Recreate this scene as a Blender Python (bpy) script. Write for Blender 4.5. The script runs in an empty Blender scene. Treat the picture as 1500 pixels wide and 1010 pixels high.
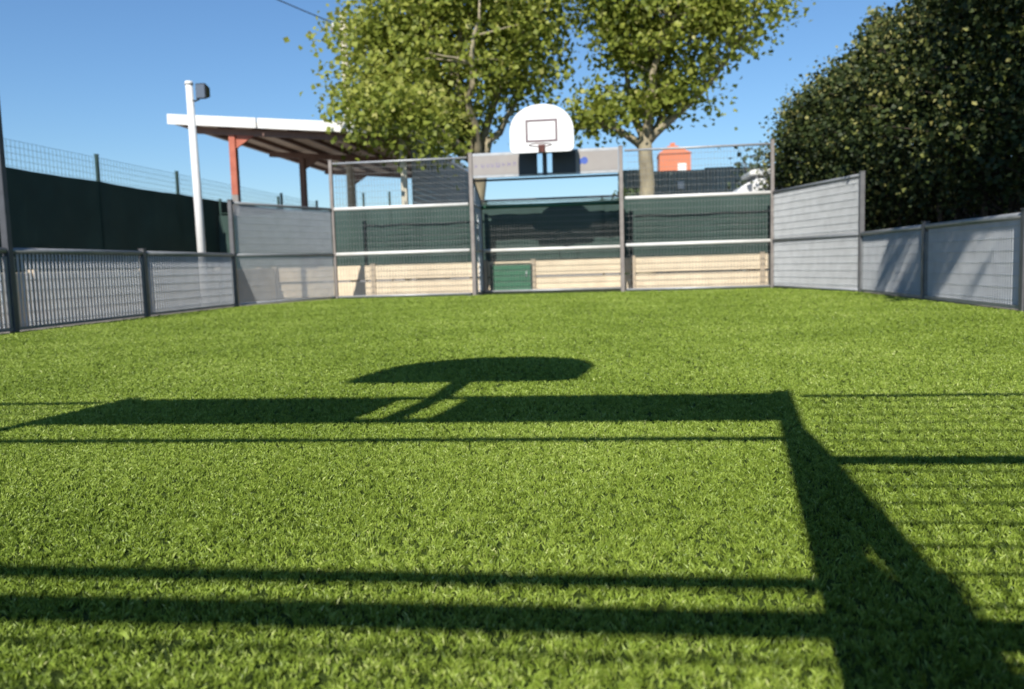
import bpy, math, random
import numpy as np
from mathutils import Vector, Matrix

rng = np.random.default_rng(7)
random.seed(7)
sc = bpy.context.scene
col = sc.collection

# ------------------------------------------------------------------ camera, sky, sun, exposure
F, YAW, PITCH, ROLL, HC = 1213.2, .1226, .0949, .0296, .6375      # focal length in photo pixels, angles in radians, eye height
CX, CY = 750.0, 505.0
TX, TY = .1801, 1.2255                                            # shadow run per metre of height


def cam_axes():
    fw = np.array([-math.sin(YAW) * math.cos(PITCH), math.cos(YAW) * math.cos(PITCH), -math.sin(PITCH)])
    r = np.array([math.cos(YAW), math.sin(YAW), 0.0])
    u = np.cross(r, fw)
    return r * math.cos(ROLL) - u * math.sin(ROLL), u * math.cos(ROLL) + r * math.sin(ROLL), fw


R_, U_, FW_ = cam_axes()
cam_d = bpy.data.cameras.new('camera')
cam = bpy.data.objects.new('camera', cam_d)
col.objects.link(cam)
m = Matrix.Identity(4)
for i in range(3):
    m[i][0], m[i][1], m[i][2] = R_[i], U_[i], -FW_[i]
m[2][3] = HC
cam.matrix_world = m
cam_d.sensor_width = 36
cam_d.lens = F / 1500 * 36
cam_d.clip_start = .02
cam_d.clip_end = 3000
cam_d.dof.use_dof = True
cam_d.dof.focus_distance = 2.6
cam_d.dof.aperture_fstop = 3.2
sc.camera = cam

SUN_DIR = Vector((-TX, -TY, 1)).normalized()                      # towards the sun
SUN_EL = math.asin(SUN_DIR.z)
world = bpy.data.worlds.new('World')
sc.world = world
world.use_nodes = True
nt = world.node_tree
nt.nodes.clear()
sky = nt.nodes.new('ShaderNodeTexSky')
sky.sky_type = 'NISHITA'
sky.sun_disc = False
sky.sun_elevation = SUN_EL
sky.sun_rotation = math.atan2(SUN_DIR.x, SUN_DIR.y)
sky.altitude = 0
sky.air_density = 1.3
sky.dust_density = 0.0
sky.ozone_density = 10.0
bg = nt.nodes.new('ShaderNodeBackground')
bg.inputs['Strength'].default_value = .105
wo = nt.nodes.new('ShaderNodeOutputWorld')
nt.links.new(sky.outputs[0], bg.inputs[0])
nt.links.new(bg.outputs[0], wo.inputs[0])
sun_d = bpy.data.lights.new('sun', 'SUN')
sun_d.energy = 5.0
sun_d.angle = math.radians(.53)
sun_d.color = (1, .95, .87)
sun = bpy.data.objects.new('sun', sun_d)
col.objects.link(sun)
sun.rotation_euler = SUN_DIR.to_track_quat('Z', 'Y').to_euler()
sun.location = (-3, -20, 18)
sc.view_settings.view_transform = 'Standard'
sc.view_settings.look = 'None'
sc.view_settings.exposure = 0.25
sc.view_settings.gamma = 1
sc.view_settings.use_curve_mapping = False


def ray(x, y):
    return FW_ + R_ * (x - CX) / F - U_ * (y - CY) / F


def at_y(x, y, Y):
    d = ray(x, y)
    return Vector((0, 0, HC)) + Vector(d * (Y / d[1]))


def at_x(x, y, X):
    d = ray(x, y)
    return Vector((0, 0, HC)) + Vector(d * (X / d[0]))


# ------------------------------------------------------------------ materials
def material(name, base, rough=.6, metal=0., vary=.12, scale=6., bump=0., bscale=40., attr=None, ramp=None,
             translucent=0., spec=.5, second=None, second_scale=1.5, second_amt=.5, stretch=None):
    mt = bpy.data.materials.new(name)
    mt.use_nodes = True
    n, l = mt.node_tree.nodes, mt.node_tree.links
    n.clear()
    out = n.new('ShaderNodeOutputMaterial')
    bs = n.new('ShaderNodeBsdfPrincipled')
    bs.inputs['Roughness'].default_value = rough
    bs.inputs['Metallic'].default_value = metal
    bs.inputs['Specular IOR Level'].default_value = spec
    tc = n.new('ShaderNodeTexCoord')
    vec = tc.outputs['Object']
    if stretch:
        mp = n.new('ShaderNodeMapping')
        mp.inputs['Scale'].default_value = stretch
        l.new(vec, mp.inputs['Vector'])
        vec = mp.outputs['Vector']
    if ramp:
        at = n.new('ShaderNodeAttribute')
        at.attribute_name = attr
        cr = n.new('ShaderNodeValToRGB')
        els = cr.color_ramp.elements
        els[0].position, els[0].color = ramp[0][0], (*ramp[0][1], 1)
        els[1].position, els[1].color = ramp[-1][0], (*ramp[-1][1], 1)
        for p, c in ramp[1:-1]:
            e = els.new(p)
            e.color = (*c, 1)
        l.new(at.outputs['Fac'], cr.inputs[0])
        colour = cr.outputs[0]
    else:
        rgb = n.new('ShaderNodeRGB')
        rgb.outputs[0].default_value = (*base, 1)
        colour = rgb.outputs[0]
    if second:
        ns = n.new('ShaderNodeTexNoise')
        ns.inputs['Scale'].default_value = second_scale
        ns.inputs['Detail'].default_value = 7
        ns.inputs['Roughness'].default_value = .65
        l.new(vec, ns.inputs['Vector'])
        mr = n.new('ShaderNodeMapRange')
        mr.inputs[1].default_value, mr.inputs[2].default_value = .42, .68
        mr.inputs[4].default_value = second_amt
        l.new(ns.outputs['Fac'], mr.inputs[0])
        mx = n.new('ShaderNodeMixRGB')
        mx.inputs[2].default_value = (*second, 1)
        l.new(mr.outputs[0], mx.inputs[0])
        l.new(colour, mx.inputs[1])
        colour = mx.outputs[0]
    if vary:
        nz = n.new('ShaderNodeTexNoise')
        nz.inputs['Scale'].default_value = scale
        nz.inputs['Detail'].default_value = 5
        l.new(vec, nz.inputs['Vector'])
        mr = n.new('ShaderNodeMapRange')
        mr.inputs[1].default_value, mr.inputs[2].default_value = .25, .75
        mr.inputs[3].default_value, mr.inputs[4].default_value = 1 - vary, 1 + vary
        l.new(nz.outputs['Fac'], mr.inputs[0])
        mx = n.new('ShaderNodeMixRGB')
        mx.blend_type = 'MULTIPLY'
        mx.inputs[0].default_value = 1
        l.new(colour, mx.inputs[1])
        l.new(mr.outputs[0], mx.inputs[2])
        colour = mx.outputs[0]
    l.new(colour, bs.inputs['Base Color'])
    if bump:
        nb = n.new('ShaderNodeTexNoise')
        nb.inputs['Scale'].default_value = bscale
        nb.inputs['Detail'].default_value = 6
        l.new(vec, nb.inputs['Vector'])
        b = n.new('ShaderNodeBump')
        b.inputs['Strength'].default_value = bump
        b.inputs['Distance'].default_value = .02
        l.new(nb.outputs['Fac'], b.inputs['Height'])
        l.new(b.outputs[0], bs.inputs['Normal'])
    sh = bs.outputs[0]
    if translucent:
        tr = n.new('ShaderNodeBsdfTranslucent')
        l.new(colour, tr.inputs['Color'])
        mxs = n.new('ShaderNodeMixShader')
        mxs.inputs[0].default_value = translucent
        l.new(sh, mxs.inputs[1])
        l.new(tr.outputs[0], mxs.inputs[2])
        sh = mxs.outputs[0]
    l.new(sh, out.inputs['Surface'])
    return mt


def weave_material(name, base, opening):
    """woven shade cloth: a fine open weave, part of the light goes straight through"""
    mt = material(name, base, .75, 0, .16, 1.3, .25, 60, translucent=.25, spec=.2, second=tuple(c * .7 for c in base),
                  second_scale=.6, second_amt=.5)
    n, l = mt.node_tree.nodes, mt.node_tree.links
    out = [x for x in n if x.type == 'OUTPUT_MATERIAL'][0]
    src = out.inputs['Surface'].links[0].from_socket
    tp = n.new('ShaderNodeBsdfTransparent')
    mx = n.new('ShaderNodeMixShader')
    mx.inputs[0].default_value = opening
    l.new(src, mx.inputs[1])
    l.new(tp.outputs[0], mx.inputs[2])
    l.new(mx.outputs[0], out.inputs['Surface'])
    return mt


M = {}
M['galv'] = material('galvanised steel', (.46, .47, .48), .48, .35, .14, 9, .08, 60, second=(.33, .34, .35), second_scale=4)
M['grate'] = material('steel grating', (.56, .58, .59), .5, .2, .1, 5)
M['mesh'] = material('weathered mesh steel', (.25, .25, .24), .55, .2, .12, 6)
M['post'] = material('weathered post steel', (.25, .22, .2), .55, .25, .16, 8, .08, 50, second=(.33, .3, .27), second_scale=5)
M['dark_post'] = material('dark grey post paint', (.085, .09, .1), .5, .1, .15, 8)
M['side_post'] = material('dark grey fence post', (.13, .13, .135), .5, .2, .15, 8, second=(.19, .185, .18), second_scale=5)
M['side_rail'] = material('grey fence rail', (.27, .28, .285), .5, .3, .12, 8)
M['white_rail'] = material('white rail paint', (.78, .77, .73), .45, .0, .06, 5, second=(.6, .58, .53), second_scale=3, second_amt=.35)
M['board_grey'] = material('greige board laminate', (.33, .3, .28), .5, 0, .05, 3, second=(.38, .36, .335), second_scale=2)
M['board_dark'] = material('charcoal plate', (.04, .048, .052), .45, 0, .1, 5)
M['ink_purple'] = material('faded purple ink', (.25, .22, .32), .6, 0, .1, 9)
M['ink_blue'] = material('blue ink', (.06, .12, .45), .5, 0, .1, 9)
M['back_white'] = material('white fibreglass', (.86, .86, .85), .35, 0, .03, 3, second=(.76, .76, .74), second_scale=2.5, second_amt=.35)
M['back_mark'] = material('dark red target paint', (.17, .12, .125), .5, 0, .1, 9)
M['rim'] = material('rim paint', (.12, .035, .025), .45, .2, .1, 9)
M['turf'] = material('turf backing', (.045, .07, .013), .95, 0, .35, 60, .6, 180, second=(.07, .1, .02), second_scale=14, spec=.1)
M['blade'] = material('turf blades', (0, 0, 0), .45, 0, 0, 1, attr='rnd', spec=.3, translucent=.15,
                      ramp=[(0, (.075, .125, .011)), (.45, (.205, .29, .036)), (.8, (.33, .43, .07)), (1, (.55, .6, .22))])
M['gravel'] = material('compacted gravel', (.27, .24, .2), .95, 0, .3, 30, .5, 90, second=(.2, .19, .17), second_scale=.5)
M['kerb'] = material('kerb concrete', (.5, .48, .43), .85, 0, .14, 12, .25, 60)
M['plate'] = material('cream precast concrete', (.76, .64, .46), .85, 0, .09, 4, .2, 60, second=(.62, .5, .35), second_scale=1.2, second_amt=.6)
M['plate_post'] = material('precast concrete post', (.46, .38, .28), .85, 0, .12, 6, .2, 60)
M['gate_green'] = material('green sheet steel', (.045, .15, .085), .5, .1, .12, 5)
M['screen'] = weave_material('green shade cloth', (.068, .115, .1), .1)
M['screen_shaded'] = weave_material('shaded green cloth', (.035, .07, .06), .03)  # darker copy of the green cloth, shade put into its colour
M['wire'] = material('green coated wire', (.05, .09, .075), .5, .1, .05, 5)
M['green_post'] = material('green coated post', (.025, .06, .05), .5, .1, .1, 5)
M['roof_white'] = material('white coated fascia', (.8, .79, .75), .4, .0, .05, 4, second=(.66, .64, .59), second_scale=2, second_amt=.4)
M['roof_under'] = material('roof sheet underside', (.72, .57, .44), .6, .0, .12, 3, second=(.58, .45, .35), second_scale=1.5)
M['roof_top'] = material('roof sheet top', (.5, .48, .45), .5, .1, .1, 3)
M['oxide'] = material('red oxide paint', (.42, .11, .06), .55, .0, .12, 6, second=(.5, .17, .1), second_scale=3)
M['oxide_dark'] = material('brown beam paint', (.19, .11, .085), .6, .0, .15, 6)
M['grey_paint'] = material('grey column paint', (.25, .23, .21), .6, 0, .15, 6)
M['cream_post'] = material('cream column paint', (.55, .5, .38), .6, 0, .12, 5)
M['clad'] = material('grey green cladding', (.17, .19, .165), .6, .1, .12, 4, second=(.13, .14, .125), second_scale=2)
M['pole'] = material('white pole paint', (.8, .79, .76), .4, 0, .06, 5)
M['lamp'] = material('floodlight housing', (.04, .045, .055), .4, .3, .1, 8)
M['glass'] = material('lamp glass', (.12, .14, .17), .08, 0, 0, 1, spec=.8)
M['bark'] = material('plane bark', (.36, .31, .2), .85, 0, .2, 5, .5, 22, second=(.17, .145, .1), second_scale=3.2, second_amt=.85, stretch=(1, 1, .5))
M['bark_dark'] = material('conifer bark', (.07, .052, .04), .9, 0, .3, 10, .5, 30, stretch=(1, 1, .2))
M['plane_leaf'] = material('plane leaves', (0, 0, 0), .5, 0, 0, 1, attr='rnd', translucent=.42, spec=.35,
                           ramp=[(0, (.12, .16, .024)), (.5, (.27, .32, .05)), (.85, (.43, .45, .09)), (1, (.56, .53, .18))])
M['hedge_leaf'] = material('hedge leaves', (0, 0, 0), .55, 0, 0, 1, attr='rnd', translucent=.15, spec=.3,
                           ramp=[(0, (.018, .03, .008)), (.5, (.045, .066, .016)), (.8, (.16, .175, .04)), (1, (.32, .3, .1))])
M['shrub_leaf'] = material('shrub leaves', (0, 0, 0), .55, 0, 0, 1, attr='rnd', translucent=.15, spec=.3,
                           ramp=[(0, (.025, .045, .02)), (1, (.09, .13, .05))])
M['orange'] = material('orange render', (.6, .2, .1), .85, 0, .08, .8, .1, 8, second=(.5, .16, .09), second_scale=.4)
M['tile'] = material('clay roof tile', (.4, .15, .08), .8, 0, .2, 2, .3, 6)
M['corr'] = material('green corrugated sheet', (.2, .26, .23), .5, .05, .2, 1.2, second=(.28, .3, .28), second_scale=.8)
M['van'] = material('white van paint', (.82, .82, .8), .25, 0, .03, 3)
M['tyre'] = material('tyre rubber', (.02, .02, .02), .85, 0, .1, 9)
M['cable'] = material('black cable', (.02, .02, .022), .6, 0, .1, 9)
M['timber'] = material('shade board timber', (.035, .028, .022), .85, 0, .25, 8, .3, 30, stretch=(1, 1, .15))


# ------------------------------------------------------------------ mesh helpers
class MB:
    def __init__(self):
        self.v, self.f, self.smooth = [], [], False

    def box(self, c, s, rz=0.):
        cx, cy, cz = c
        hx, hy, hz = s[0] / 2, s[1] / 2, s[2] / 2
        b = len(self.v)
        ca, sa = math.cos(rz), math.sin(rz)
        for dz in (-hz, hz):
            for dx, dy in ((-hx, -hy), (hx, -hy), (hx, hy), (-hx, hy)):
                self.v.append((cx + dx * ca - dy * sa, cy + dx * sa + dy * ca, cz + dz))
        for q in ((3, 2, 1, 0), (4, 5, 6, 7), (0, 1, 5, 4), (1, 2, 6, 5), (2, 3, 7, 6), (3, 0, 4, 7)):
            self.f.append(tuple(b + i for i in q))
        return self

    def tube(self, pts, rad, n=10, caps=True):
        """round bar along points; rad a number or one per point"""
        pts = [Vector(p) for p in pts]
        rad = [rad] * len(pts) if isinstance(rad, (int, float)) else rad
        b0 = len(self.v)
        for i, p in enumerate(pts):
            t = (pts[min(i + 1, len(pts) - 1)] - pts[max(i - 1, 0)]).normalized()
            a = Vector((0, 0, 1)) if abs(t.z) < .9 else Vector((1, 0, 0))
            x = t.cross(a).normalized()
            y = t.cross(x).normalized()
            for k in range(n):
                th = 2 * math.pi * k / n
                self.v.append(tuple(p + (x * math.cos(th) + y * math.sin(th)) * rad[i]))
        for i in range(len(pts) - 1):
            for k in range(n):
                a, b = b0 + i * n + k, b0 + i * n + (k + 1) % n
                self.f.append((a, b, b + n, a + n))
        if caps:
            self.f.append(tuple(b0 + k for k in range(n))[::-1])
            self.f.append(tuple(b0 + (len(pts) - 1) * n + k for k in range(n)))
        self.smooth = True
        return self

    def prism(self, outline, axis, a0, a1):
        """outline of 2-D points extruded along an axis ('x','y','z') from a0 to a1"""
        b = len(self.v)
        n = len(outline)
        for a in (a0, a1):
            for p, q in outline:
                self.v.append({'x': (a, p, q), 'y': (p, a, q), 'z': (p, q, a)}[axis])
        self.f.append(tuple(range(b, b + n)))
        self.f.append(tuple(range(b + 2 * n - 1, b + n - 1, -1)))
        for i in range(n):
            j = (i + 1) % n
            self.f.append((b + i, b + n + i, b + n + j, b + j))
        return self

    def build(self, name, mat, parent=None, bevel=0.):
        me = bpy.data.meshes.new(name)
        me.from_pydata(self.v, [], self.f)
        me.update()
        import bmesh
        bm = bmesh.new()
        bm.from_mesh(me)
        bmesh.ops.recalc_face_normals(bm, faces=bm.faces)
        if bevel:
            bmesh.ops.bevel(bm, geom=bm.edges[:], offset=bevel, segments=1, affect='EDGES')
        bm.to_mesh(me)
        bm.free()
        if self.smooth:
            for p in me.polygons:
                p.use_smooth = len(p.vertices) == 4
        me.materials.append(mat)
        o = bpy.data.objects.new(name, me)
        col.objects.link(o)
        if parent:
            o.parent = parent
        return o


def np_mesh(name, verts, faces, mat, rnd=None, parent=None):
    """verts (n,3), faces (m,k): one mesh from arrays; rnd one value per face"""
    me = bpy.data.meshes.new(name)
    k = faces.shape[1]
    me.vertices.add(len(verts))
    me.vertices.foreach_set('co', np.ascontiguousarray(verts, np.float32).ravel())
    me.loops.add(faces.size)
    me.loops.foreach_set('vertex_index', np.ascontiguousarray(faces, np.int32).ravel())
    me.polygons.add(len(faces))
    me.polygons.foreach_set('loop_start', np.arange(0, faces.size, k, dtype=np.int32))
    me.polygons.foreach_set('loop_total', np.full(len(faces), k, np.int32))
    me.update(calc_edges=True)
    if rnd is not None:
        a = me.attributes.new('rnd', 'FLOAT', 'FACE')
        a.data.foreach_set('value', np.ascontiguousarray(rnd, np.float32))
    me.materials.append(mat)
    o = bpy.data.objects.new(name, me)
    col.objects.link(o)
    if parent:
        o.parent = parent
    return o


def tag(o, label=None, cat=None, group=None, kind=None):
    if label:
        o['label'] = label
    if cat:
        o['category'] = cat
    if group:
        o['group'] = group
    if kind:
        o['kind'] = kind
    return o


def thing(name, label, cat, loc=(0, 0, 0), rz=0., group=None):
    o = bpy.data.objects.new(name, None)
    o.empty_display_size = .2
    col.objects.link(o)
    o.location = loc
    o.rotation_euler = (0, 0, rz)
    return tag(o, label, cat, group)


def copy_tree(o, parent=None):
    c = o.copy()
    col.objects.link(c)
    c.parent = parent
    for ch in list(o.children):
        copy_tree(ch, c)
    return c


# ------------------------------------------------------------------ ground, turf
XC = -1.40                      # court axis
Y_N, Y_F = .18, 18.07           # near and far goal lines
XL, XR = -7.27, 4.25            # side fences
X1, X4 = XC - 4.77, XC + 4.75   # ends of the end fences
YS = [3.16, 6.14, 9.14, 12.12, 15.12]

g = MB()
g.v = [(-400, -300, -.02), (400, -300, -.02), (400, 900, -.02), (-400, 900, -.02)]
g.f = [(0, 1, 2, 3)]
tag(g.build('ground', M['gravel']), kind='structure')
t = MB()
outline = [(X1, Y_N), (XC - 1.62, Y_N), (XC - 1.62, Y_N - 1.22), (XC + 1.62, Y_N - 1.22), (XC + 1.62, Y_N), (X4, Y_N), (XR, YS[0]), (XR, YS[-1]),
           (X4, Y_F), (XC + 1.62, Y_F), (XC + 1.62, Y_F + 1.22), (XC - 1.62, Y_F + 1.22), (XC - 1.62, Y_F), (X1, Y_F), (XL, YS[-1]), (XL, YS[0])]
t.v = [(x, y, 0) for x, y in outline]
t.f = [tuple(range(len(outline)))]
turf = tag(t.build('artificial_turf', M['turf']), kind='structure')


def turf_blades():
    """stitched tufts of short blades; tufts grow coarser with distance, where single ones can no longer be told apart"""
    ys = np.linspace(.75, 18.0, 500)

    def rho(y):
        return 6800 * np.minimum(1, (2.6 / y)) ** 1.7

    def span(y):
        lo = np.maximum(XL + .06, np.minimum(-.84 * y - .7, 0) - .02)
        hi = np.minimum(XR - .06, .5 * y + .55)
        return lo, hi
    lo, hi = span(ys)
    w = rho(ys) * (hi - lo)
    n = int(np.sum((w[1:] + w[:-1]) / 2) * (ys[1] - ys[0]))
    cdf = np.cumsum(w)
    cdf /= cdf[-1]
    y = np.interp(rng.random(n), cdf, ys) + rng.normal(0, .01, n)
    lo, hi = span(y)
    x = lo + (hi - lo) * rng.random(n)
    k = np.maximum(0, (y - YS[-1]) / (Y_F - YS[-1]))            # the chamfered far corners
    ok = (x > XL + .05 + k * (X1 - XL)) & (x < XR - .05 - k * (XR - X4)) & (y < Y_F - .03) & (y > .3)
    x, y = x[ok], y[ok]
    nt_ = len(x)
    tone = rng.random(nt_)
    ta, tl = rng.random(nt_) * 2 * np.pi, .45 * rng.random(nt_)
    per = 8
    x, y, tone, ta, tl = (np.repeat(q, per) for q in (x, y, tone, ta, tl))
    n = len(x)
    big = np.maximum(1, y / 2.6) ** .72
    x = x + rng.normal(0, .0032, n) * big
    y = y + rng.normal(0, .0032, n) * big
    h = (.008 + .007 * rng.random(n)) * big ** .4
    wd = (.0009 + .0007 * rng.random(n)) * big
    a = rng.random(n) * 2 * np.pi
    lean = (.25 + .75 * rng.random(n)) * h
    dx = np.cos(a) * lean + np.cos(ta) * tl * h
    dy = np.sin(a) * lean + np.sin(ta) * tl * h + .12 * h
    b = rng.random(n) * 2 * np.pi
    px, py = np.cos(b) * wd, np.sin(b) * wd
    v = np.empty((n, 4, 3))
    v[:, 0] = np.stack([x - px, y - py, np.full(n, -.001)], 1)
    v[:, 1] = np.stack([x + px, y + py, np.full(n, -.001)], 1)
    v[:, 2] = np.stack([x + dx * .5 + px, y + dy * .5 + py, h * .75], 1)
    v[:, 3] = np.stack([x + dx - px * .3, y + dy - py * .3, h * (.85 + .3 * rng.random(n))], 1)
    i = np.arange(n)[:, None] * 4
    f = np.concatenate([i + np.array([[0, 1, 2]]), i + np.array([[0, 2, 3]])], 0)
    print('blades', n)
    wide = .5 + .5 * np.sin(x * 2.1 + 2 * np.sin(y * 1.3)) * np.sin(y * 1.7 + 1.7 * np.sin(x * .9))
    r = np.clip(.5 * tone + .3 * rng.random(n) + .2 * wide + (rng.random(n) > .985) * .4, 0, 1)
    o = np_mesh('turf_pile', v.reshape(-1, 3), f, M['blade'], np.concatenate([r, r]))
    return tag(o, 'short green synthetic grass pile covering the court', 'grass', kind='stuff')


turf_blades()
# concrete kerb that carries the end fence
for nm, (a, b) in {'kerb': (X1 - .15, X4 + .15)}.items():
    kb = MB()
    kb.box(((a + XC - 1.7) / 2, Y_F + .12, .02), (XC - 1.7 - a, .2, .1)).box(((b + XC + 1.7) / 2, Y_F + .12, .02), (b - XC - 1.7, .2, .1))
    kb.box((XC, Y_F + 1.36, .02), (3.4, .2, .1))
    tag(kb.build('kerb', M['kerb'], bevel=.008), kind='structure')


# ------------------------------------------------------------------ court fences of steel grating
PV, PH, DEP, TH = .058, .132, .028, .0028


def grating(p0, p1, z0, z1, name, parent, mat=None, pv=PV, ztop1=None, dep=DEP):
    """upright flat bars (edge on to the panel) with level bars between, p0 -> p1 in plan; top may slope to ztop1"""
    p0, p1 = Vector(p0), Vector(p1)
    d = p1 - p0
    L = d.length
    rz = math.atan2(d.y, d.x)
    g_ = MB()
    n = max(2, int(L / pv))
    zt = z1 if ztop1 is None else ztop1
    for i in range(1, n):
        s = i / n
        c = p0 + d * s
        top = z1 + (zt - z1) * s
        g_.box((c.x, c.y, (z0 + top) / 2), (TH, dep, top - z0), rz)
    z = z0 + .05
    c = p0 + d * .5
    while z < min(z1, zt) - .02:
        g_.box((c.x, c.y, z), (L, dep * .75, TH * 1.4), rz)
        z += PH
    o = g_.build(name, mat or M['grate'], parent)
    o['kind'] = 'stuff'
    return o


def rail(p0, p1, r, name, mat, parent):
    return MB().tube([p0, p1], r, 12).build(name, mat, parent)


def post(x, y, h, s, name, mat, parent, rz=0.):
    o = MB().box((x, y, h / 2), (s, s, h), rz).build(name, mat, parent, bevel=.006)
    cp = MB().box((x, y, h + .006), (s + .012, s + .012, .012), rz).build('cap', mat, o, bevel=.003)
    return o


# low side fences --------------------------------------------------
YS_L = [3.16, 6.2, 9.3, 12.22, 15.35]
YS_R = [3.16, 6.14, 9.2, 11.98, 14.92]


def low_fence(X, YS, label, tall_post=None, pv=PV):
    root = thing('low_fence', label, 'fence', (X, YS[0], 0))
    for i, y in enumerate(YS):
        last = i in (0, len(YS) - 1)
        if i == tall_post:
            post(0, y - YS[0], 3.25, .085, 'tall_post', M['dark_post'], root)
        elif last:
            post(0, y - YS[0], 2.05, .08, 'post', M['side_post'], root)
        else:
            post(0, y - YS[0], 1.06, .08, 'post', M['side_post'], root)
    for i in range(len(YS) - 1):
        a, b = YS[i] - YS[0] + .045, YS[i + 1] - YS[0] - .045
        rail((0, a, 1.0), (0, b, 1.0), .036, 'top_rail', M['side_rail'], root)
        MB().box((0, (a + b) / 2, .045), (.05, b - a, .04)).build('bottom_rail', M['side_rail'], root)
        for yy in (a + .02, b - .02):
            MB().box((0, yy, .5), (.045, .03, .86)).build('frame_bar', M['side_rail'], root)
        grating((0, a + .04), (0, b - .04), .066, .965, 'grating', root, pv=pv)
    return root


low_fence(XL, YS_L, 'low steel grating fence with a tall dark post, beside the shaded green screen', tall_post=2, pv=.072)
low_fence(XR, YS_R, 'low steel grating fence in front of the dark conifer hedge')


def corner_fence(p0, p1, label):
    root = thing('corner_fence', label, 'fence', (p0[0], p0[1], 0))
    d = Vector(p1) - Vector(p0)
    u = d.normalized()
    a, b = u * .06, d - u * .06
    for z in (1.0, 2.0):
        rail((a.x, a.y, z), (b.x, b.y, z), .03, 'rail', M['side_rail'], root)
    MB().tube([(a.x, a.y, .045), (b.x, b.y, .045)], .022, 8).build('bottom_rail', M['galv'], root)
    for z0, z1 in ((.07, .965), (1.035, 1.965)):
        grating((a.x, a.y), (b.x, b.y), z0, z1, 'grating', root, pv=.042)
    return root


corner_fence((XL, YS_L[-1]), (X1, Y_F), 'angled two metre grating panel between the low fence and the end fence below the canopy')
corner_fence((XR, YS_R[-1]), (X4, Y_F), 'angled two metre grating panel at the end of the conifer hedge')
corner_fence((XL, YS[0]), (X1, Y_N), 'angled two metre grating panel at the court corner opposite the canopy, screen side')
corner_fence((XR, YS[0]), (X4, Y_N), 'angled two metre grating panel at the court corner opposite the canopy, hedge side')


def end_fence(xa, xb, Y, outer, label, mesh_mat, boards=False):
    """three metre end fence between the goal and the corner; local origin at (xa, Y)"""
    root = thing('end_fence', label, 'fence', (xa, Y, 0))
    L = xb - xa
    post(0 if outer < 0 else L, 0, 3.08, .075, 'post', M['post'], root)
    rail((.04, 0, 1.0), (L - .04, 0, 1.0), .04, 'rail', M['white_rail'], root)
    rail((.04, 0, 2.0), (L - .04, 0, 2.0), .04, 'rail', M['white_rail'], root)
    rail((.04, 0, 3.0), (L - .04, 0, 3.0), .024, 'top_rail', M['galv'], root)
    MB().tube([(.04, 0, .05), (L - .04, 0, .05)], .022, 8).build('bottom_rail', M['galv'], root)
    for z0, z1 in ((.075, .955), (1.045, 1.955), (2.045, 2.97)):
        o = grating((.05, 0), (L - .05, 0), z0, z1, 'grating', root, mat=mesh_mat, pv=.066, dep=.018)
    if boards:  # boards added out of view to cast a dark corner on the turf
        for i in range(5):
            MB().box((L / 2, -.045, .13 + .178 * i), (L - .1, .022, .17)).build('shadow_board', M['timber'], root, bevel=.003)
    return root


GH = 1.62
end_fence(X1, XC - GH - .04, Y_F, -1, 'three metre grating end fence with white rails in front of the canopy', M['mesh'])
end_fence(XC + GH + .04, X4, Y_F, 1, 'three metre grating end fence with white rails in front of the van', M['mesh'])
end_fence(X1, XC - GH - .04, Y_N, -1, 'three metre end fence beside the goal that shades the turf, screen side', M['mesh'])
end_fence(XC + GH + .04, X4, Y_N, 1, 'three metre end fence with added shadow boards, beside the goal that shades the turf', M['mesh'], True)


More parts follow.
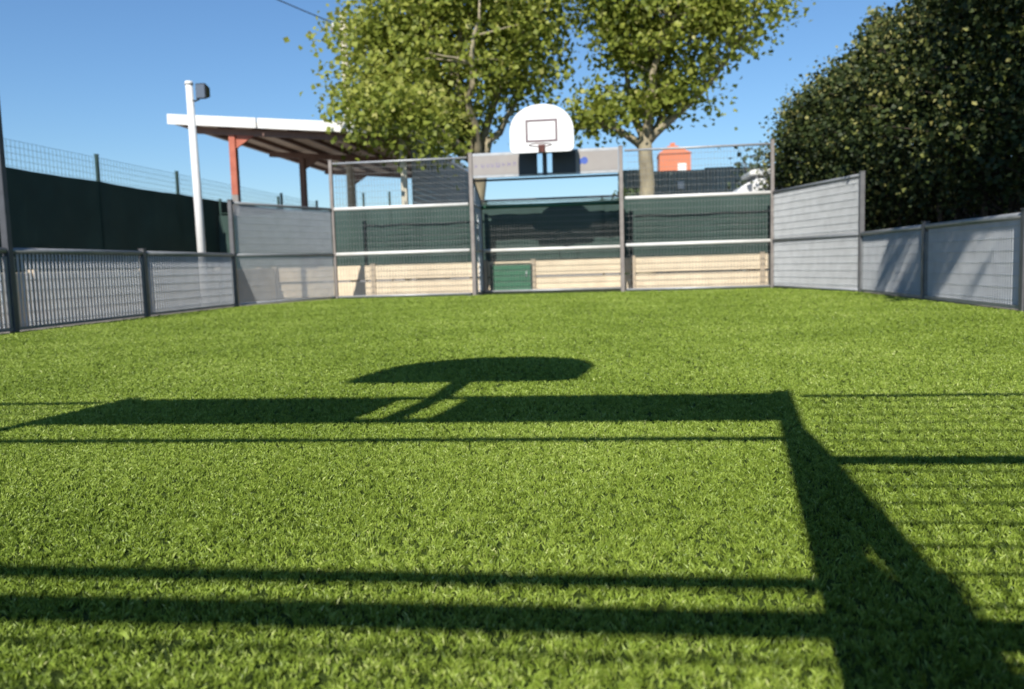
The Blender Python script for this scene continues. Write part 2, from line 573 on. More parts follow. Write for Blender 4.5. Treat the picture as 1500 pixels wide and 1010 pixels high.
# goal --------------------------------------------------------------
def make_goal(label):
    root = thing('goal', label, 'goal', (XC, Y_F, 0))
    W, D = GH, 1.2
    for s in (-1, 1):
        post(s * W, 0, 3.09, .085, 'post', M['post'], root)
        post(s * W, D, 2.17, .07, 'rear_post', M['post'], root)
        # side: level bars, sloping top bar and grating
        MB().tube([(s * W, .33, 2.53), (s * W, D, 2.15)], .026, 8).build('sloping_bar', M['dark_post'], root)
        MB().tube([(s * W, .04, 2.53), (s * W, .33, 2.53)], .026, 8).build('roof_bar', M['dark_post'], root)
        for z in (.05, 1.0, 2.0):
            MB().tube([(s * W, .045, z), (s * W, D - .04, z)], .03 if z > .5 else .02, 8).build('side_rail', M['galv'], root)
        for z0, z1 in ((.075, .965), (1.035, 1.81)):
            grating((s * W, .05), (s * W, .45), z0, z1, 'grating', root, pv=.045)
            grating((s * W, .72), (s * W, D - .04), z0, z1, 'grating', root, pv=.045)
        grating((s * W, .05), (s * W, D - .04), 1.815, 1.965, 'grating', root, pv=.045)
        for z, h in ((1.62, .07), (1.43, .13), (1.14, .2)):
            MB().box((s * W, .585, z), (.03, .268, h)).build('clamp_plate', M['galv'], root, bevel=.003)
        grating((s * W, .05), (s * W, .34), 2.035, 2.5, 'grating', root, pv=.045)
        grating((s * W, .36), (s * W, D - .04), 2.035, 2.49, 'grating', root, pv=.045, ztop1=2.15)
    rail((-W + .03, .33, 2.53), (W - .03, .33, 2.53), .024, 'roof_bar', M['dark_post'], root)
    rail((-W + .03, D, 2.15), (W - .03, D, 2.15), .026, 'rear_top_bar', M['dark_post'], root)
    rail((-W + .03, D, 2.0), (W - .03, D, 2.0), .042, 'rear_rail', M['gate_green'], root)
    rail((-W + .03, D, 1.0), (W - .03, D, 1.0), .04, 'rear_rail', M['white_rail'], root)
    rail((-W + .03, D, .05), (W - .03, D, .05), .022, 'rear_rail', M['galv'], root)
    grating((-W + .04, D), (W - .04, D), .075, .955, 'grating', root, M['mesh'], pv=.066, dep=.018)
    grating((-W + .04, D), (W - .04, D), 1.045, 1.95, 'grating', root, M['mesh'], pv=.066, dep=.018)
    # header board: boards, charcoal plates, frame strips, slots beside the stem stay open
    zb, zt = 2.55, 3.08
    hd = MB()
    hd.box((0, .012, zb + .03), (2 * W - .09, .045, .06)).box((0, .012, zt - .03), (2 * W - .09, .045, .06))
    fr = hd.build('header_frame', M['galv'], root, bevel=.004)
    bl = MB().box((-1.06, 0, (zb + zt) / 2), (1.02, .03, zt - zb - .121)).build('board', M['board_grey'], root)
    br = MB().box((1.115, 0, (zb + zt) / 2), (.91, .03, zt - zb - .121)).build('board', M['board_grey'], root)
    for a, b in ((-.55, -.16), (.16, .66)):
        MB().box(((a + b) / 2, -.012, (zb + zt) / 2), (b - a, .05, zt - zb - .075)).build('dark_plate', M['board_dark'], root, bevel=.006)
    # faded lettering: too soft to read, a row of purple strokes, and a blue emblem
    lt = MB()
    x = -1.52
    r2 = random.Random(4)
    while x < -.62:
        w = r2.uniform(.05, .085)
        h = r2.uniform(.07, .11)
        z = 2.815 + (x + 1.06) * .02
        lt.box((x, -.0165, z), (w * .32, .003, h))
        lt.box((x + w * .36, -.0165, z + h * r2.choice((-.36, 0, .36))), (w * .42, .003, h * .3))
        lt.box((x + w * .7, -.0165, z), (w * .28, .003, h * r2.uniform(.6, 1)))
        x += w + r2.uniform(.04, .06) + (.05 if r2.random() < .2 else 0)
    lt.build('lettering', M['ink_purple'], bl)['kind'] = 'stuff'
    em = MB()
    em.prism([(.75 + .1 + .075 * math.cos(k * math.pi / 8), 2.83 + .075 * math.sin(k * math.pi / 8)) for k in range(16)], 'y', -.019, -.0155)
    em.prism([(.74, 2.76), (.79, 2.76), (.79, 2.87), (.74, 2.87)], 'y', -.022, -.0192)
    em.build('emblem', M['ink_blue'], br)
    return root


goal = make_goal('goal frame with header board in front of the two leafy trees')
goal_n = copy_tree(goal)
goal_n.location = (XC, Y_N, 0)
goal_n.rotation_euler = (0, 0, math.pi)
goal_n['label'] = 'goal frame whose long shadow falls across the turf'


# basketball hoop ------------------------------------------------------
def make_hoop(label):
    root = thing('basketball_hoop', label, 'basketball hoop', (XC, Y_F, 0))
    yb = -.66
    # stem through the header and arm to the board
    st = MB()
    st.box((0, 0, 2.86), (.095, .08, .62))
    st.build('stem', M['dark_post'], root, bevel=.006)
    ar = MB()
    ar.prism([(.04, 3.0), (.04, 3.17), (yb + .05, 3.3), (yb + .05, 3.12)], 'x', -.05, .05)
    ar.build('arm', M['dark_post'], root, bevel=.005)
    # fan board: dome over a straight lower part with rounded bottom corners
    pts = []
    hw, zs, zt, z0 = .665, 3.36, 3.93, 2.95
    for k in range(25):
        a = math.pi * k / 24
        ex = 2 / 2.15
        pts.append((hw * math.copysign(abs(math.cos(a)) ** ex, math.cos(a)), zs + (zt - zs) * math.sin(a) ** ex))
    
    for k in range(7):
        a = math.pi + math.pi / 2 * k / 6
        pts.append((-hw + .11 + .11 * math.cos(a), z0 + .11 + .11 * math.sin(a)))
    for k in range(7):
        a = 1.5 * math.pi + math.pi / 2 * k / 6
        pts.append((hw - .11 + .11 * math.cos(a), z0 + .11 + .11 * math.sin(a)))
    bd = MB().prism(pts, 'y', yb - .02, yb + .02).build('backboard', M['back_white'], root, bevel=.006)
    mk = MB()
    for c, s in (((0, yb - .0225, 3.6), (.66, .003, .045)), ((0, yb - .0225, 3.185), (.66, .003, .045)),
                 ((-.307, yb - .0225, 3.392), (.045, .003, .368)), ((.307, yb - .0225, 3.392), (.045, .003, .368))):
        mk.box(c, s)
    mk.build('target_square', M['back_mark'], bd)
    rm = MB()
    rc = Vector((0, yb - .02 - .15 - .225, 3.05))
    rm.tube([rc + Vector((.225 * math.cos(2 * math.pi * k / 28), .225 * math.sin(2 * math.pi * k / 28), 0)) for k in range(29)], .011, 8, caps=False)
    rim = rm.build('rim', M['rim'], root)
    br = MB()
    br.box((0, yb - .03, 3.03), (.14, .016, .16)).box((-.05, yb - .1, 3.04), (.014, .14, .05)).box((.05, yb - .1, 3.04), (.014, .14, .05))
    br.build('bracket', M['rim'], root)
    return root


hoop = make_hoop('white fan shaped basketball backboard with rim above the goal by the trees')
hoop_n = copy_tree(hoop)
hoop_n.location = (XC, Y_N, 0)
hoop_n.rotation_euler = (0, 0, math.pi)
hoop_n['label'] = 'basketball backboard whose rounded shadow falls on the turf'

# ------------------------------------------------------------------ low cream walls
WY = 19.52


def plate_wall(p0, p1, stops, label, rows=((.18, .345), (.57, .345))):
    root = thing('concrete_wall', label, 'wall', (p0[0], p0[1], 0))
    d = (Vector(p1) - Vector(p0))
    u = d.normalized()
    rz = math.atan2(d.y, d.x)
    for s in stops:
        c = u * s
        MB().box((c.x, c.y, .39), (.11, .13, .78), rz).build('post', M['plate_post'], root, bevel=.008)
    for a, b in zip(stops[:-1], stops[1:]):
        c = u * ((a + b) / 2)
        for k, (z, h) in enumerate(rows):
            o = MB().box((c.x + random.uniform(-.003, .003), c.y + random.uniform(-.004, .004), z), (b - a - .112, .055, h), rz).build('plate', M['plate'], root, bevel=.008)
    return root


plate_wall((-11.4, WY), (7.0, WY), [0, 2.8, 5.68, 8.42, 9.56, 11.88, 14.8, 16.6, 18.4], 'low cream concrete wall below the green screen behind the goal')
plate_wall((-8.15, 2.5), (-8.15, WY - .1), [0, 2.8, 5.6, 8.4, 11.2, 14.0, 16.9], 'low cream concrete wall behind the low fence on the shaded screen side', ((.185, .366), (.556, .372)))
# green plate door in front of the wall
ga = thing('green_hatch', 'small green sheet metal door on the cream wall behind the goal', 'door', (-2.36, WY - .09, 0))
MB().box((0, 0, .36), (.92, .03, .6)).build('sheet', M['gate_green'], ga, bevel=.004)
for x in (-.47, .47):
    MB().box((x, -.005, .36), (.035, .05, .64)).build('frame_bar', M['green_post'], ga)
MB().box((0, -.005, .68), (.905, .05, .03)).build('frame_bar', M['green_post'], ga)
MB().tube([(.36, -.03, .36), (.36, -.03, .5)], .012, 8).build('handle', M['galv'], ga)


# ------------------------------------------------------------------ screen fences
def cloth(p0, p1, z0, z1, name, mat, parent, sag=.0):
    """a panel of cloth, slightly billowed, with thickness"""
    p0, p1 = Vector(p0), Vector(p1)
    e_ = (p1 - p0).normalized() * .05
    p0, p1 = p0 - e_, p1 + e_ * .9
    d = p1 - p0
    nrm = Vector((-d.y, d.x)).normalized()
    nx, nz = 14, 6
    b = MB()
    ph = random.random() * 6
    for side in (0, 1):
        for j in range(nz + 1):
            for i in range(nx + 1):
                s, tt = i / nx, j / nz
                c = p0 + d * s
                off = .02 * math.sin(s * 9 + ph) * math.sin(math.pi * tt) + .012 * math.sin(s * 23 + tt * 5 + ph) + side * .004
                z = z0 + (z1 - z0) * tt - (sag * math.sin(math.pi * s) if j == nz else 0)
                b.v.append((c.x + nrm.x * off, c.y + nrm.y * off, z))
    N = (nx + 1) * (nz + 1)
    for side in (0,):
        for j in range(nz):
            for i in range(nx):
                q = j * (nx + 1) + i
                b.f.append((q, q + 1, q + nx + 2, q + nx + 1))
                b.f.append((N + q, N + q + nx + 1, N + q + nx + 2, N + q + 1))
    b.smooth = True
    return b.build(name, mat, parent)


def wire_grid(p0, p1, z0, z1, parent, pitch=.1, r=.0022, pz=.1):
    p0, p1 = Vector(p0), Vector(p1)
    d = p1 - p0
    rz = math.atan2(d.y, d.x)
    L = d.length
    b = MB()
    n = int(L / pitch)
    for i in range(n + 1):
        c = p0 + d * (i / n)
        b.box((c.x, c.y, (z0 + z1) / 2), (r * 2, r * 2, z1 - z0), rz)
    k = int((z1 - z0) / pz)
    c = p0 + d * .5
    for i in range(k + 1):
        b.box((c.x, c.y, z0 + (z1 - z0) * i / k), (L, r * 2, r * 2), rz)
    o = b.build('wire_mesh', M['wire'], parent)
    o['kind'] = 'stuff'
    return o


# back screen: standing on the line of the cream wall
SY = 19.68
bs = thing('screen_fence', 'green shade cloth fence above the cream wall behind the goal', 'fence', (0, SY, 0))
bx = [-9.6, -8.1, -5.95, -5.3, -2.95, -.2, .5, 3.4, 5.6, 7.0]
for i, x in enumerate(bx):
    post(x, .05, 2.48 if x < -5 else 2.2, .05, 'post', M['green_post'], bs)
for i in range(len(bx) - 1):
    cloth((bx[i] + .0, 0), (bx[i + 1], 0), .72, 2.1 + random.uniform(-.02, .02), 'shade_cloth', M['screen'], bs, sag=.015)
rail((bx[0], .03, 2.13), (bx[-1], .03, 2.13), .014, 'top_wire', M['wire'], bs)

SX = -9.75
ls = thing('screen_fence', 'tall shaded green cloth fence with wire mesh above, beside the light pole', 'fence', (SX, 0, 0))
ly = [3.1, 6.1, 9.1, 12.1, 15.05, 18.0, 21.0, 24.0, 27.0]
for y in ly:
    post(0, y, 2.98, .06, 'post', M['green_post'], ls)
for i in range(len(ly) - 1):
    cloth((.045, ly[i]), (.045, ly[i + 1]), .03, 2.5 + random.uniform(-.03, .02), 'shade_cloth', M['screen_shaded'], ls, sag=.02)
    wire_grid((0, ly[i] + .03), (0, ly[i + 1] - .03), 2.4, 2.93, ls)

# ------------------------------------------------------------------ light pole
lp = thing('light_pole', 'leaning white pole with a dark floodlight behind the low fence', 'light pole', (-8.0, 15.55, 0))
MB().tube([(0, 0, 0), (-.02, 0, 2.2), (-.05, 0, 4.3)], [.085, .08, .068], 14).build('shaft', M['pole'], lp)
MB().tube([(-.05, 0, 4.3), (-.05, 0, 4.36)], [.085, .07], 12).build('cap', M['pole'], lp)
MB().tube([(-.05, 0, 4.02), (.06, -.02, 3.98), (.16, -.05, 4.0)], .018, 8).build('arm', M['lamp'], lp)
fl = MB().prism([(-.1, 3.99), (.09, 4.06), (.09, 4.24), (-.1, 4.3)], 'x', .12, .33).build('floodlight', M['lamp'], lp, bevel=.015)
MB().box((.225, -.1065, 4.145), (.17, .006, .25)).build('lens', M['glass'], fl)

# ------------------------------------------------------------------ canopy
CX0, CX1, CY0, CY1 = -11.1, -4.97, 20.2, 31.6
ZL, ZR = 4.66, 4.1


def zr(x):
    return ZL + (ZR - ZL) * (x - CX0) / (CX1 - CX0)


cn = thing('canopy', 'open sided canopy with white edge and red columns beside the leafy trees', 'canopy', ((CX0 + CX1) / 2, (CY0 + CY1) / 2, 0))
ox, oy = cn.location.x, cn.location.y
# roof in sheets
ns = 6
for i in range(ns):
    a, b = CY0 + .06 + (CY1 - CY0 - .06) * i / ns, CY0 + .06 + (CY1 - CY0 - .06) * (i + 1) / ns - .012
    s = MB()
    s.prism([(CX0 + .05 - ox, zr(CX0 + .05) - .09), (CX1 - .05 - ox, zr(CX1 - .05) - .09), (CX1 - .05 - ox, zr(CX1 - .05) - .05), (CX0 + .05 - ox, zr(CX0 + .05) - .05)], 'y', a - oy, b - oy)
    s.build('roof_sheet', M['roof_under'], cn)
# fascia boards
xm = CX0 + 2.35
for a, b in ((CX0, xm - .02), (xm + .02, CX1)):
    MB().prism([(a - ox, zr(a) - .2), (b - ox, zr(b) - .2), (b - ox, zr(b) + .05), (a - ox, zr(a) + .05)], 'y', CY0 - oy, CY0 + .055 - oy).build('fascia', M['roof_white'], cn)
MB().prism([(CY0 + .06 - oy, ZR - .16), (CY1 - oy, ZR - .16), (CY1 - oy, ZR + .03), (CY0 + .06 - oy, ZR + .03)], 'x', CX1 - .045 - ox, CX1 + .01 - ox).build('fascia', M['roof_white'], cn)
MB().prism([(CY0 + .06 - oy, ZL - .16), (CY1 - oy, ZL - .16), (CY1 - oy, ZL + .03), (CY0 + .06 - oy, ZL + .03)], 'x', CX0 - .01 - ox, CX0 + .045 - ox).build('fascia', M['roof_white'], cn)
# cross beams at the columns, purlins along
for y in (CY0 + .35, 25.35, 30.4):
    a, b = CX0 + .5, CX1 - .2
    MB().prism([(a - ox, zr(a) - .36), (b - ox, zr(b) - .36), (b - ox, zr(b) - .2), (a - ox, zr(a) - .2)], 'y', y - .06 - oy, y + .06 - oy).build('cross_beam', M['oxide_dark'], cn)
for x in np.linspace(CX0 + .3, CX1 - .3, 7):
    MB().box((x - ox, (CY0 + CY1) / 2 - oy + .1, zr(x) - .145), (.07, CY1 - CY0 - .4, .1)).build('purlin', M['oxide_dark'], cn)
XCOL = -9.55
for i, y in enumerate((CY0 + .35, 25.35, 30.4)):
    zt = zr(XCOL) - .36
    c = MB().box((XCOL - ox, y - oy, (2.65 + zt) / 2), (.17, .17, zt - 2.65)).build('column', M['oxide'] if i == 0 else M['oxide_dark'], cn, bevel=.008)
    MB().box((XCOL - ox, y - oy, 1.325), (.172, .172, 2.648)).build('column_foot', M['grey_paint'], c, bevel=.008)
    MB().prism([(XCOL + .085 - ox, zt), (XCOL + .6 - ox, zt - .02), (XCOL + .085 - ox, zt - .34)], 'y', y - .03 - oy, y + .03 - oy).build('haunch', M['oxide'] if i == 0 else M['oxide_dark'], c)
for i, y in enumerate((CY0 + .2, 25.35, 30.4)):
    MB().box((CX1 - .12 - ox, y - oy, 1.96), (.15, .15, 3.92)).build('column', M['cream_post'], cn, bevel=.008)
# cladding boards on the closed side
z = .3
while z < 3.86:
    MB().box((CX1 - .02 - ox, (CY0 + .5 + CY1) / 2 - oy, z + .068), (.03, CY1 - CY0 - .75, .13)).build('cladding_board', M['clad'], cn)
    z += .145


# ------------------------------------------------------------------ trees
def leaf_arrays(c, size, up=.3, n_per=None):
    """folded leaves at centres c (n,3) with sizes (n,)"""
    n = len(c)
    nr = rng.normal(0, 1, (n, 3))
    nr += np.array([-.1, -.45, .6]) * up * 3
    nr /= np.linalg.norm(nr, axis=1)[:, None]
    t_ = rng.normal(0, 1, (n, 3))
    t_[:, 2] -= .35
    t_ -= nr * np.sum(t_ * nr, 1)[:, None]
    t_ /= np.linalg.norm(t_, axis=1)[:, None]
    s_ = np.cross(nr, t_)
    L = size[:, None]
    wd = (.42 + .16 * rng.random(n))[:, None] * L
    v = np.empty((n, 4, 3))
    v[:, 0] = c - t_ * L * .5
    v[:, 1] = c + s_ * wd + nr * L * .14
    v[:, 2] = c + t_ * L * .5 - nr * L * .08
    v[:, 3] = c - s_ * wd + nr * L * .14
    i = np.arange(n)[:, None] * 4
    f = np.concatenate([i + np.array([[0, 1, 2]]), i + np.array([[0, 2, 3]])], 0)
    return v.reshape(-1, 3), f


def limb_path(a, b, bend=.12, n=6, sag=0.):
    a, b = Vector(a), Vector(b)
    L = (b - a).length
    o = Vector((random.uniform(-1, 1), random.uniform(-1, 1), random.uniform(-.3, .6))) * bend * L
    return [a.lerp(b, i / n) + o * math.sin(math.pi * i / n) + Vector((random.uniform(-1, 1), random.uniform(-1, 1), random.uniform(-1, 1))) * .02 * L
            for i in range(n + 1)]


def broadleaf(loc, label, trunk_h, r0, blobs, limbs, n_cl, per, leaf, seed, spread=.42, lean=(0, 0)):
    """blobs: ellipsoids (x,y,z,rx,ry,rz) relative to loc that make up the crown; limbs: ends of the main limbs"""
    global rng
    rng = np.random.default_rng(seed)
    random.seed(seed)
    root = thing('plane_tree', label, 'tree', loc)
    tr = MB()
    fork = Vector((lean[0], lean[1], trunk_h))
    pts = limb_path((0, 0, -.05), fork, .03, 6)
    tr.tube(pts, [r0 * (1.25 if i == 0 else 1.05 - .3 * i / 6) for i in range(7)], 14)
    skel = []
    for e in limbs:
        p = limb_path(fork - Vector((0, 0, .25)), e, .1, 8)
        rr = r0 * .52
        tr.tube(p, [rr * (1 - .82 * i / 8) for i in range(9)], 9)
        skel += [(q, rr * (1 - .82 * i / 8)) for i, q in enumerate(p) if i > 2]
    # clusters near the shell of the blobs, patchy
    cl = []
    while len(cl) < n_cl:
        b = blobs[rng.integers(len(blobs))] if rng.random() < .3 else max(blobs, key=lambda q: rng.random() * q[3] * q[4] * q[5])
        d = rng.normal(0, 1, 3)
        d /= np.linalg.norm(d)
        rad = (.35 + .65 * rng.random() ** .55)
        c = np.array(b[:3]) + d * rad * np.array(b[3:])
        q = c + np.array(loc)
        hole = math.sin(q[0] * 2.1 + seed) * math.sin(q[1] * 1.9 + 1) * math.sin(q[2] * 2.3 + 2)
        if hole < -.33 and rng.random() < .9:
            continue
        cl.append(c)
    cl = np.array(cl)
    for c in cl[: int(n_cl * .75)]:
        v = Vector(c)
        q, rr = min(skel, key=lambda s: (s[0] - v).length + (.6 if s[0].z > v.z else 0))
        pth = limb_path(q, v, .1, 4)
        tr.tube(pth, [max(.007, min(rr * .6, .04) * (1 - .8 * i / 4)) for i in range(5)], 5, caps=False)
    tr.build('trunk', M['bark'], root)
    k = rng.poisson(per, n_cl)
    cc = np.repeat(cl, k, 0)
    cs = np.repeat(rng.random(n_cl), k)
    n = len(cc)
    off = rng.normal(0, 1, (n, 3)) * spread * np.array([1, 1, .72])
    c = cc + off
    size = leaf * (.6 + .7 * rng.random(n))
    v, f = leaf_arrays(c, size)
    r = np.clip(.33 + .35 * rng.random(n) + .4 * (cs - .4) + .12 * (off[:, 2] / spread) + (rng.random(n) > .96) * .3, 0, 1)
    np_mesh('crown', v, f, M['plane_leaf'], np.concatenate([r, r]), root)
    return root


TYD = 23.2
t1 = at_y(702, 300, TYD)
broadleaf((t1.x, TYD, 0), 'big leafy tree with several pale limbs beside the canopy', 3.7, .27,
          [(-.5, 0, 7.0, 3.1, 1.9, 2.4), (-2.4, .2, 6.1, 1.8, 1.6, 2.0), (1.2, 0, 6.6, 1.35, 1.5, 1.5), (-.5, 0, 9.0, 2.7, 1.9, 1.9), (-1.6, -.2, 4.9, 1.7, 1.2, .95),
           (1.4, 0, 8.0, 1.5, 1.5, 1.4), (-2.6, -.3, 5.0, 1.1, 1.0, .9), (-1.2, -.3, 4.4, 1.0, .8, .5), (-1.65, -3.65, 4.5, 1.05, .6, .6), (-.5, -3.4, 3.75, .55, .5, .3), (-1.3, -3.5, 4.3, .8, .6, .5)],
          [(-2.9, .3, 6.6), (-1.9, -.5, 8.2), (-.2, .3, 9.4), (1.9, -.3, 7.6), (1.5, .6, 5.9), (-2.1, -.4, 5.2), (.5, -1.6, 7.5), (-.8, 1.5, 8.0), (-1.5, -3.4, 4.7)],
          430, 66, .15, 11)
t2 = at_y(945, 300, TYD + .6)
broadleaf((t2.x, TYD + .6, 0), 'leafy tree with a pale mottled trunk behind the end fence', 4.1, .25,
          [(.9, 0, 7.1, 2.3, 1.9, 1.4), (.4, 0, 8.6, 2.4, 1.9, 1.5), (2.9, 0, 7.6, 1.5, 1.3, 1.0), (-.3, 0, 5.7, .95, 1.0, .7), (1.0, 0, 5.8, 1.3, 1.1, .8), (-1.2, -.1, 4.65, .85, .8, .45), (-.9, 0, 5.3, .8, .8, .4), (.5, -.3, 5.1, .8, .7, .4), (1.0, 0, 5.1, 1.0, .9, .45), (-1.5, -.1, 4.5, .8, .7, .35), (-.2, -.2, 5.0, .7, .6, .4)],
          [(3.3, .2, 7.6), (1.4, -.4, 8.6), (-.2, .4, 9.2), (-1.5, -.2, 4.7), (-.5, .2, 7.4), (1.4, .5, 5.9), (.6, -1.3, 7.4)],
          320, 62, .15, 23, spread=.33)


# ------------------------------------------------------------------ hedge of conifers
def conifer(loc, h, r, n, label, seed, z0=.5, leaf=.11, name='conifer', group=None, bare=1.3):
    global rng
    rng = np.random.default_rng(seed)
    random.seed(seed)
    root = thing(name, label, 'tree', loc, 0, group)
    tr = MB()
    for k in range(3):
        a = k * 2.1 + seed
        bx_, by_ = .22 * math.cos(a), .22 * math.sin(a)
        tr.tube(limb_path((bx_, by_, -.05), (bx_ * 1.6, by_ * 1.6, h * .8), .03, 6), [.07 - .009 * i for i in range(7)], 8)
    ncl = int(n / 26)
    zz = z0 + (h - z0) * rng.random(ncl) ** .9
    fr = (zz - z0) / (h - z0)
    prof = r * np.minimum(1, (.55 + 1.6 * fr)) * np.sqrt(np.clip(1 - (np.maximum(fr - .55, 0) / .47) ** 2, .03, 1))
    ang = rng.random(ncl) * 2 * np.pi
    lump = 1 + .2 * np.sin(ang * 3 + zz * 1.9 + seed) + .15 * np.sin(ang * 7 - zz * 4.3)
    rad = prof * lump * (.55 + .5 * rng.random(ncl) ** .6)
    cl = np.stack([rad * np.cos(ang), rad * np.sin(ang), zz], 1)
    for c in cl[:: 4]:
        tr.tube([Vector((c[0] * .15, c[1] * .15, max(.4, c[2] - .35))), Vector(c)], [.018, .006], 4, caps=False)
    tr.build('trunk', M['bark_dark'], root)
    k = rng.poisson(26, ncl)
    cc = np.repeat(cl, k, 0)
    cs = np.repeat(rng.random(ncl), k)
    m_ = len(cc)
    off = rng.normal(0, 1, (m_, 3)) * np.array([.15, .15, .19])
    c = cc + off
    c[:, 2] = np.maximum(c[:, 2], .12)
    v, f = leaf_arrays(c, leaf * (.6 + .8 * rng.random(m_)), up=.15)
    rr = np.clip(.15 + .3 * rng.random(m_) + .8 * (cs > .72) * rng.random(m_) + .18 * (off[:, 2] / .19), 0, 1)  # some clumps coloured brighter, as if the sun caught them
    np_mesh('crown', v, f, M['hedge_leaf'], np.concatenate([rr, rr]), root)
    return root


HX = 6.0
spots = [(4.95, 20.6, 4.35, 1.15), (5.25, 18.9, 4.6, 1.2), (5.65, 17.2, 4.9, 1.25), (5.9, 15.5, 5.2, 1.25), (6.1, 13.8, 5.6, 1.3), (6.2, 12.1, 6.0, 1.35), (6.3, 10.4, 6.4, 1.4)]
names_ = ['at the end of the row, by the white van', 'second in the row from the white van', 'third in the row from the white van', 'fourth in the row from the white van',
          'fifth in the row from the white van', 'sixth in the row from the white van', 'seventh in the row from the white van']
for i, (x, y, h, r) in enumerate(spots):
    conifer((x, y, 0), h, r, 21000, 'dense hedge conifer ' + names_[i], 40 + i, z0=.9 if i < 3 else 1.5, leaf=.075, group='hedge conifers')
# taller trees of the same row further along, they throw the shade on the hedge
conifer((7.5, 7.4, 0), 10.5, 2.2, 15000, 'very tall conifer of the hedge row, beside the seventh hedge conifer', 61, z0=1.5, leaf=.2)
broadleaf((5.85, 3.4, 0), 'broad leafy tree beside the very tall conifer of the hedge row', 4.2, .3,
          [(-.6, 0, 7.7, 2.7, 1.1, .9), (.8, 0, 8.7, 2.0, 1.9, 1.7)],
          [(-2.4, 0, 7.8), (-1.2, -1, 8.6), (0, .8, 9.4), (1.5, -.4, 8.2), (-.8, 1.2, 7.6)], 240, 60, .24, 62, spread=.3)
ct = at_y(1283, 26, 32)
conifer((ct.x, 32, 0), ct.z, .95, 5000, 'pointed conifer whose tip shows above the hedge', 66, z0=1.0, leaf=.14)
# dark board backing, added so the hedge foot reads as deep shade
bf = thing('dark_backing', 'added dark board backing hidden behind the conifer hedge', 'fence', (7.6, 6, 0))
b = MB()
y = 0
while y < 18:
    b.box((random.uniform(-.008, .008), y, .95), (.025, .138, 1.9))
    y += .15
o = b.build('boards', M['timber'], bf)
o['kind'] = 'stuff'
for z in (.4, 1.5):
    MB().box((.045, 9, z), (.05, 18, .09)).build('board_rail', M['timber'], bf)


# ------------------------------------------------------------------ things beyond the wall
# tall corrugated fence
FY = 30.0
fa, fb = at_y(905, 252, FY), at_y(1150, 246, FY)
cf = thing('corrugated_fence', 'tall green corrugated metal fence behind the tree with the pale trunk', 'fence', (fa.x, FY, 0))
x, L = 0, fb.x - fa.x + 3
while x < L:
    w = 1.02
    s = MB()
    pts = []
    k = 0
    while k * .17 < w - .01:
        for q, d in ((0, 0), (.055, 0), (.075, .04), (.135, .04), (.155, 0)):
            pts.append((x + min(k * .17 + q, w), -d))
        k += 1
    top = fa.z + random.uniform(-.05, .05)
    b0 = len(pts)
    for z in (0, top):
        s.v += [(p, q, z) for p, q in pts]
    s.f = [(i, i + 1, b0 + i + 1, b0 + i) for i in range(b0 - 1)]
    s.v += [(p, q + .012, z) for z in (0, top) for p, q in pts]
    s.f += [(2 * b0 + i, 3 * b0 + i, 3 * b0 + i + 1, 2 * b0 + i + 1) for i in range(b0 - 1)]
    s.build('sheet', M['corr'], cf)
    x += 1.0
for z in (.5, fa.z - .4):
    MB().box((L / 2, .06, z), (L, .05, .08)).build('rail', M['green_post'], cf)
# small white plate on it
sp = at_y(997, 272, FY)
sgn = thing('plate_sign', 'small blank white plate on the green corrugated fence', 'sign', (sp.x, FY - .08, sp.z))
MB().box((0, 0, 0), (.22, .015, .26)).build('plate', M['roof_white'], sgn, bevel=.004)
MB().box((0, .02, 0), (.04, .04, .2)).build('bracket', M['green_post'], sgn)

# distant orange house tower
OY = 92.0
oa, ob, ot = at_y(966, 250, OY), at_y(1012, 250, OY), at_y(989, 209, OY)
ho = thing('house_tower', 'orange rendered tower house with low tiled roof above the green corrugated fence', 'house', ((oa.x + ob.x) / 2, OY, 0))
w2 = (ob.x - oa.x) / 2
ze = ot.z - 1.15
MB().box((0, 2.0, ze / 2), (2 * w2, 4.0, ze)).build('wall', M['orange'], ho)
rf = MB()
rf.v = [(-w2 - .12, -.15, ze + .003), (w2 + .12, -.15, ze + .003), (w2 + .12, 4.15, ze + .003), (-w2 - .12, 4.15, ze + .003), (-w2 * .35, 1.4, ot.z - .15), (w2 * .2, 1.4, ot.z - .15), (w2 * .2, 2.6, ot.z - .15), (-w2 * .35, 2.6, ot.z - .15)]
rf.f = [(0, 1, 5, 4), (1, 2, 6, 5), (2, 3, 7, 6), (3, 0, 4, 7), (4, 5, 6, 7), (3, 2, 1, 0)]
rfo = rf.build('roof', M['orange'], ho)
MB().box((-.1, 1.9, ot.z - .1), (.5, .5, .6)).build('chimney', M['orange'], rfo)
wn = MB().box((w2 * .45, -.02, at_y(1000, 245, OY).z), (.9, .06, .8)).build('window', M['roof_white'], ho)
MB().box((w2 * .45, -.055, at_y(1000, 245, OY).z), (.7, .02, .6)).build('pane', M['roof_white'], wn)

# white camper van, nose to the trees
va = at_y(1076, 282, 22.0)
vn = thing('parked_van', 'white camper van with a roof box parked behind the end fence by the hedge', 'van', (va.x, 22.0, 0))
prof = [(-.05, .45), (-.08, 1.3), (-.03, 2.2), (.06, 2.36), (.24, 2.52), (.55, 2.66), (2.0, 2.71), (5.4, 2.7), (5.62, 2.55), (5.68, .55), (5.58, .42), (.05, .4)]
MB().prism(prof, 'y', 0, 2.1).build('body', M['van'], vn, bevel=.03)
MB().prism([(.36, 2.33), (.44, 2.33), (.44, 2.55), (.3, 2.5)], 'y', -.014, -.003).build('side_window', M['glass'], vn)
MB().prism([(.5, 1.2), (1.5, 1.2), (1.5, 1.9), (.5, 1.9)], 'y', -.014, -.003).build('side_window', M['glass'], vn)
MB().box((-.075, 1.05, 1.72), (.03, 1.7, .55)).build('windscreen', M['glass'], vn)
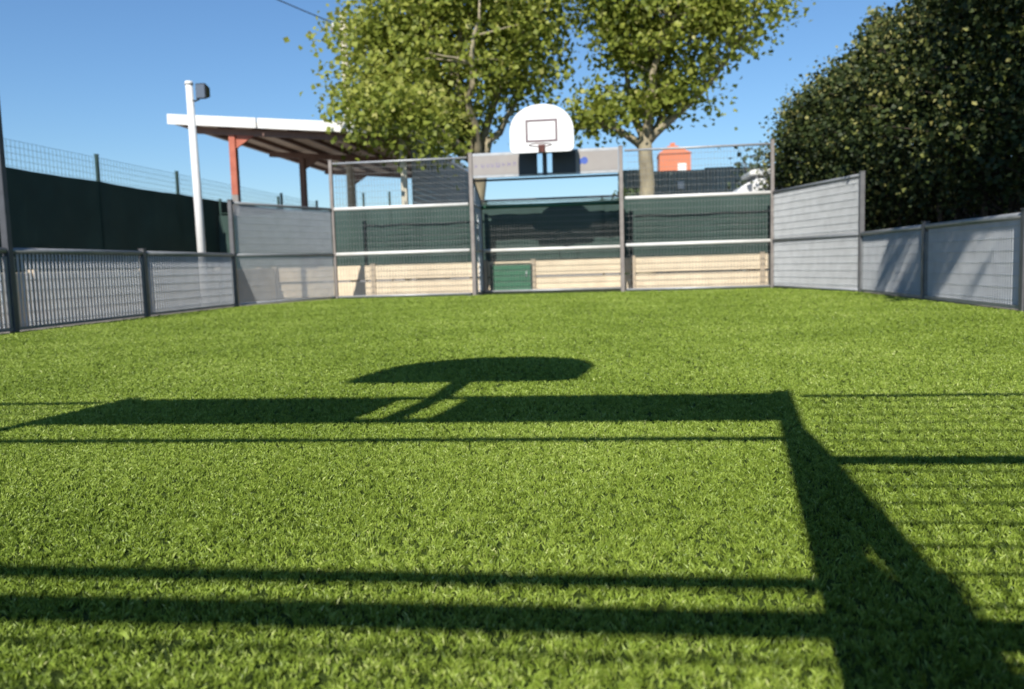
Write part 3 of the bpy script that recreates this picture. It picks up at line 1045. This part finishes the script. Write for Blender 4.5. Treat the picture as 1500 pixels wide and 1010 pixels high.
for x in (.6, 1.9):
    MB().box((x, 1.05, 2.73), (.05, 1.5, .1)).build('roof_rack', M['dark_post'], vn)
MB().prism([(.42, 2.79), (2.3, 2.79), (2.3, 2.93), (.55, 2.93), (.42, 2.88)], 'y', .3, 1.7).build('roof_box', M['roof_white'], vn, bevel=.02)
for x in (1.0, 4.5):
    for yy in (-.02, 1.9):
        w_ = MB().tube([(x, yy, .34), (x, yy + .22, .34)], .34, 20).build('wheel', M['tyre'], vn)
        MB().tube([(x, yy - .008, .34), (x, yy + .1, .34)], .19, 14).build('rim', M['galv'], w_)
for yy in (.28, 1.82):
    MB().box((-.07, yy, .85), (.05, .3, .2)).build('headlight', M['glass'], vn)

# shrubs at the foot of the pale trunk
global_seed = 80
for i, (px, py, h, r, lb) in enumerate([(926, 268, 2.75, .55, 'dark shrub at the foot of the tree with the pale trunk'),
                                        (1118, 222, 3.9, .8, 'thin shrub behind the white van')]):
    p = at_y(px, py, 24.5 + i)
    rng = np.random.default_rng(90 + i)
    rt = thing('shrub', lb, 'shrub', (p.x, 24.5 + i, 0))
    n = 1500
    c = rng.normal(0, 1, (n, 3)) * np.array([r * .5, r * .5, h * .28]) + np.array([0, 0, h * .55])
    c = c[(c[:, 2] < h) & (c[:, 2] > .05)]
    v, f = leaf_arrays(c, .1 + .08 * rng.random(len(c)))
    q = rng.random(len(c))
    np_mesh('foliage', v, f, M['shrub_leaf'], np.concatenate([q, q]), rt)
    st = MB()
    for k in range(6):
        st.tube([(0, 0, 0), (random.uniform(-.3, .3) * r, random.uniform(-.3, .3) * r, h * .5), (random.uniform(-.8, .8) * r, random.uniform(-.8, .8) * r, h * .9)], [.03, .02, .008], 5)
    st.build('stem', M['bark_dark'], rt)

# utility pole in the edge of the big crown and its cable
UY = 27.5
up = at_y(502, 18, UY)
ut = thing('utility_pole', 'pale utility pole standing in the edge of the big tree crown', 'pole', (up.x, UY, 0))
MB().tube([(0, 0, 0), (0, 0, up.z)], [.16, .11], 12).build('shaft', M['cream_post'], ut)
MB().box((0, -.02, up.z - .53), (.9, .09, .1)).build('cross_arm', M['grey_paint'], ut)
MB().tube([(-.35, -.02, up.z - .48), (-.35, -.02, up.z - .33)], .04, 8).build('insulator', M['roof_white'], ut)
ca = Vector((up.x - .35, UY - .02, up.z - .33))
cb = Vector((-17, 16.0, 13.0))
cp = [ca.lerp(cb, i / 20) - Vector((0, 0, .7 * math.sin(math.pi * i / 20))) for i in range(21)]
cab = MB().tube(cp, .018, 6).build('overhead_cable', M['cable'])
tag(cab, 'thin dark overhead cable running from the utility pole', 'cable')
# the pole that carries its other end
u2 = thing('utility_pole', 'tall utility pole at the outer end of the overhead cable', 'pole', (-17, 16.0, 0))
MB().tube([(0, 0, 0), (0, 0, 13.3)], [.18, .12], 12).build('shaft', M['pole'], u2)
MB().box((0, 0, 12.95), (.09, .9, .1)).build('cross_arm', M['grey_paint'], u2)
print('objects', len(bpy.data.objects))
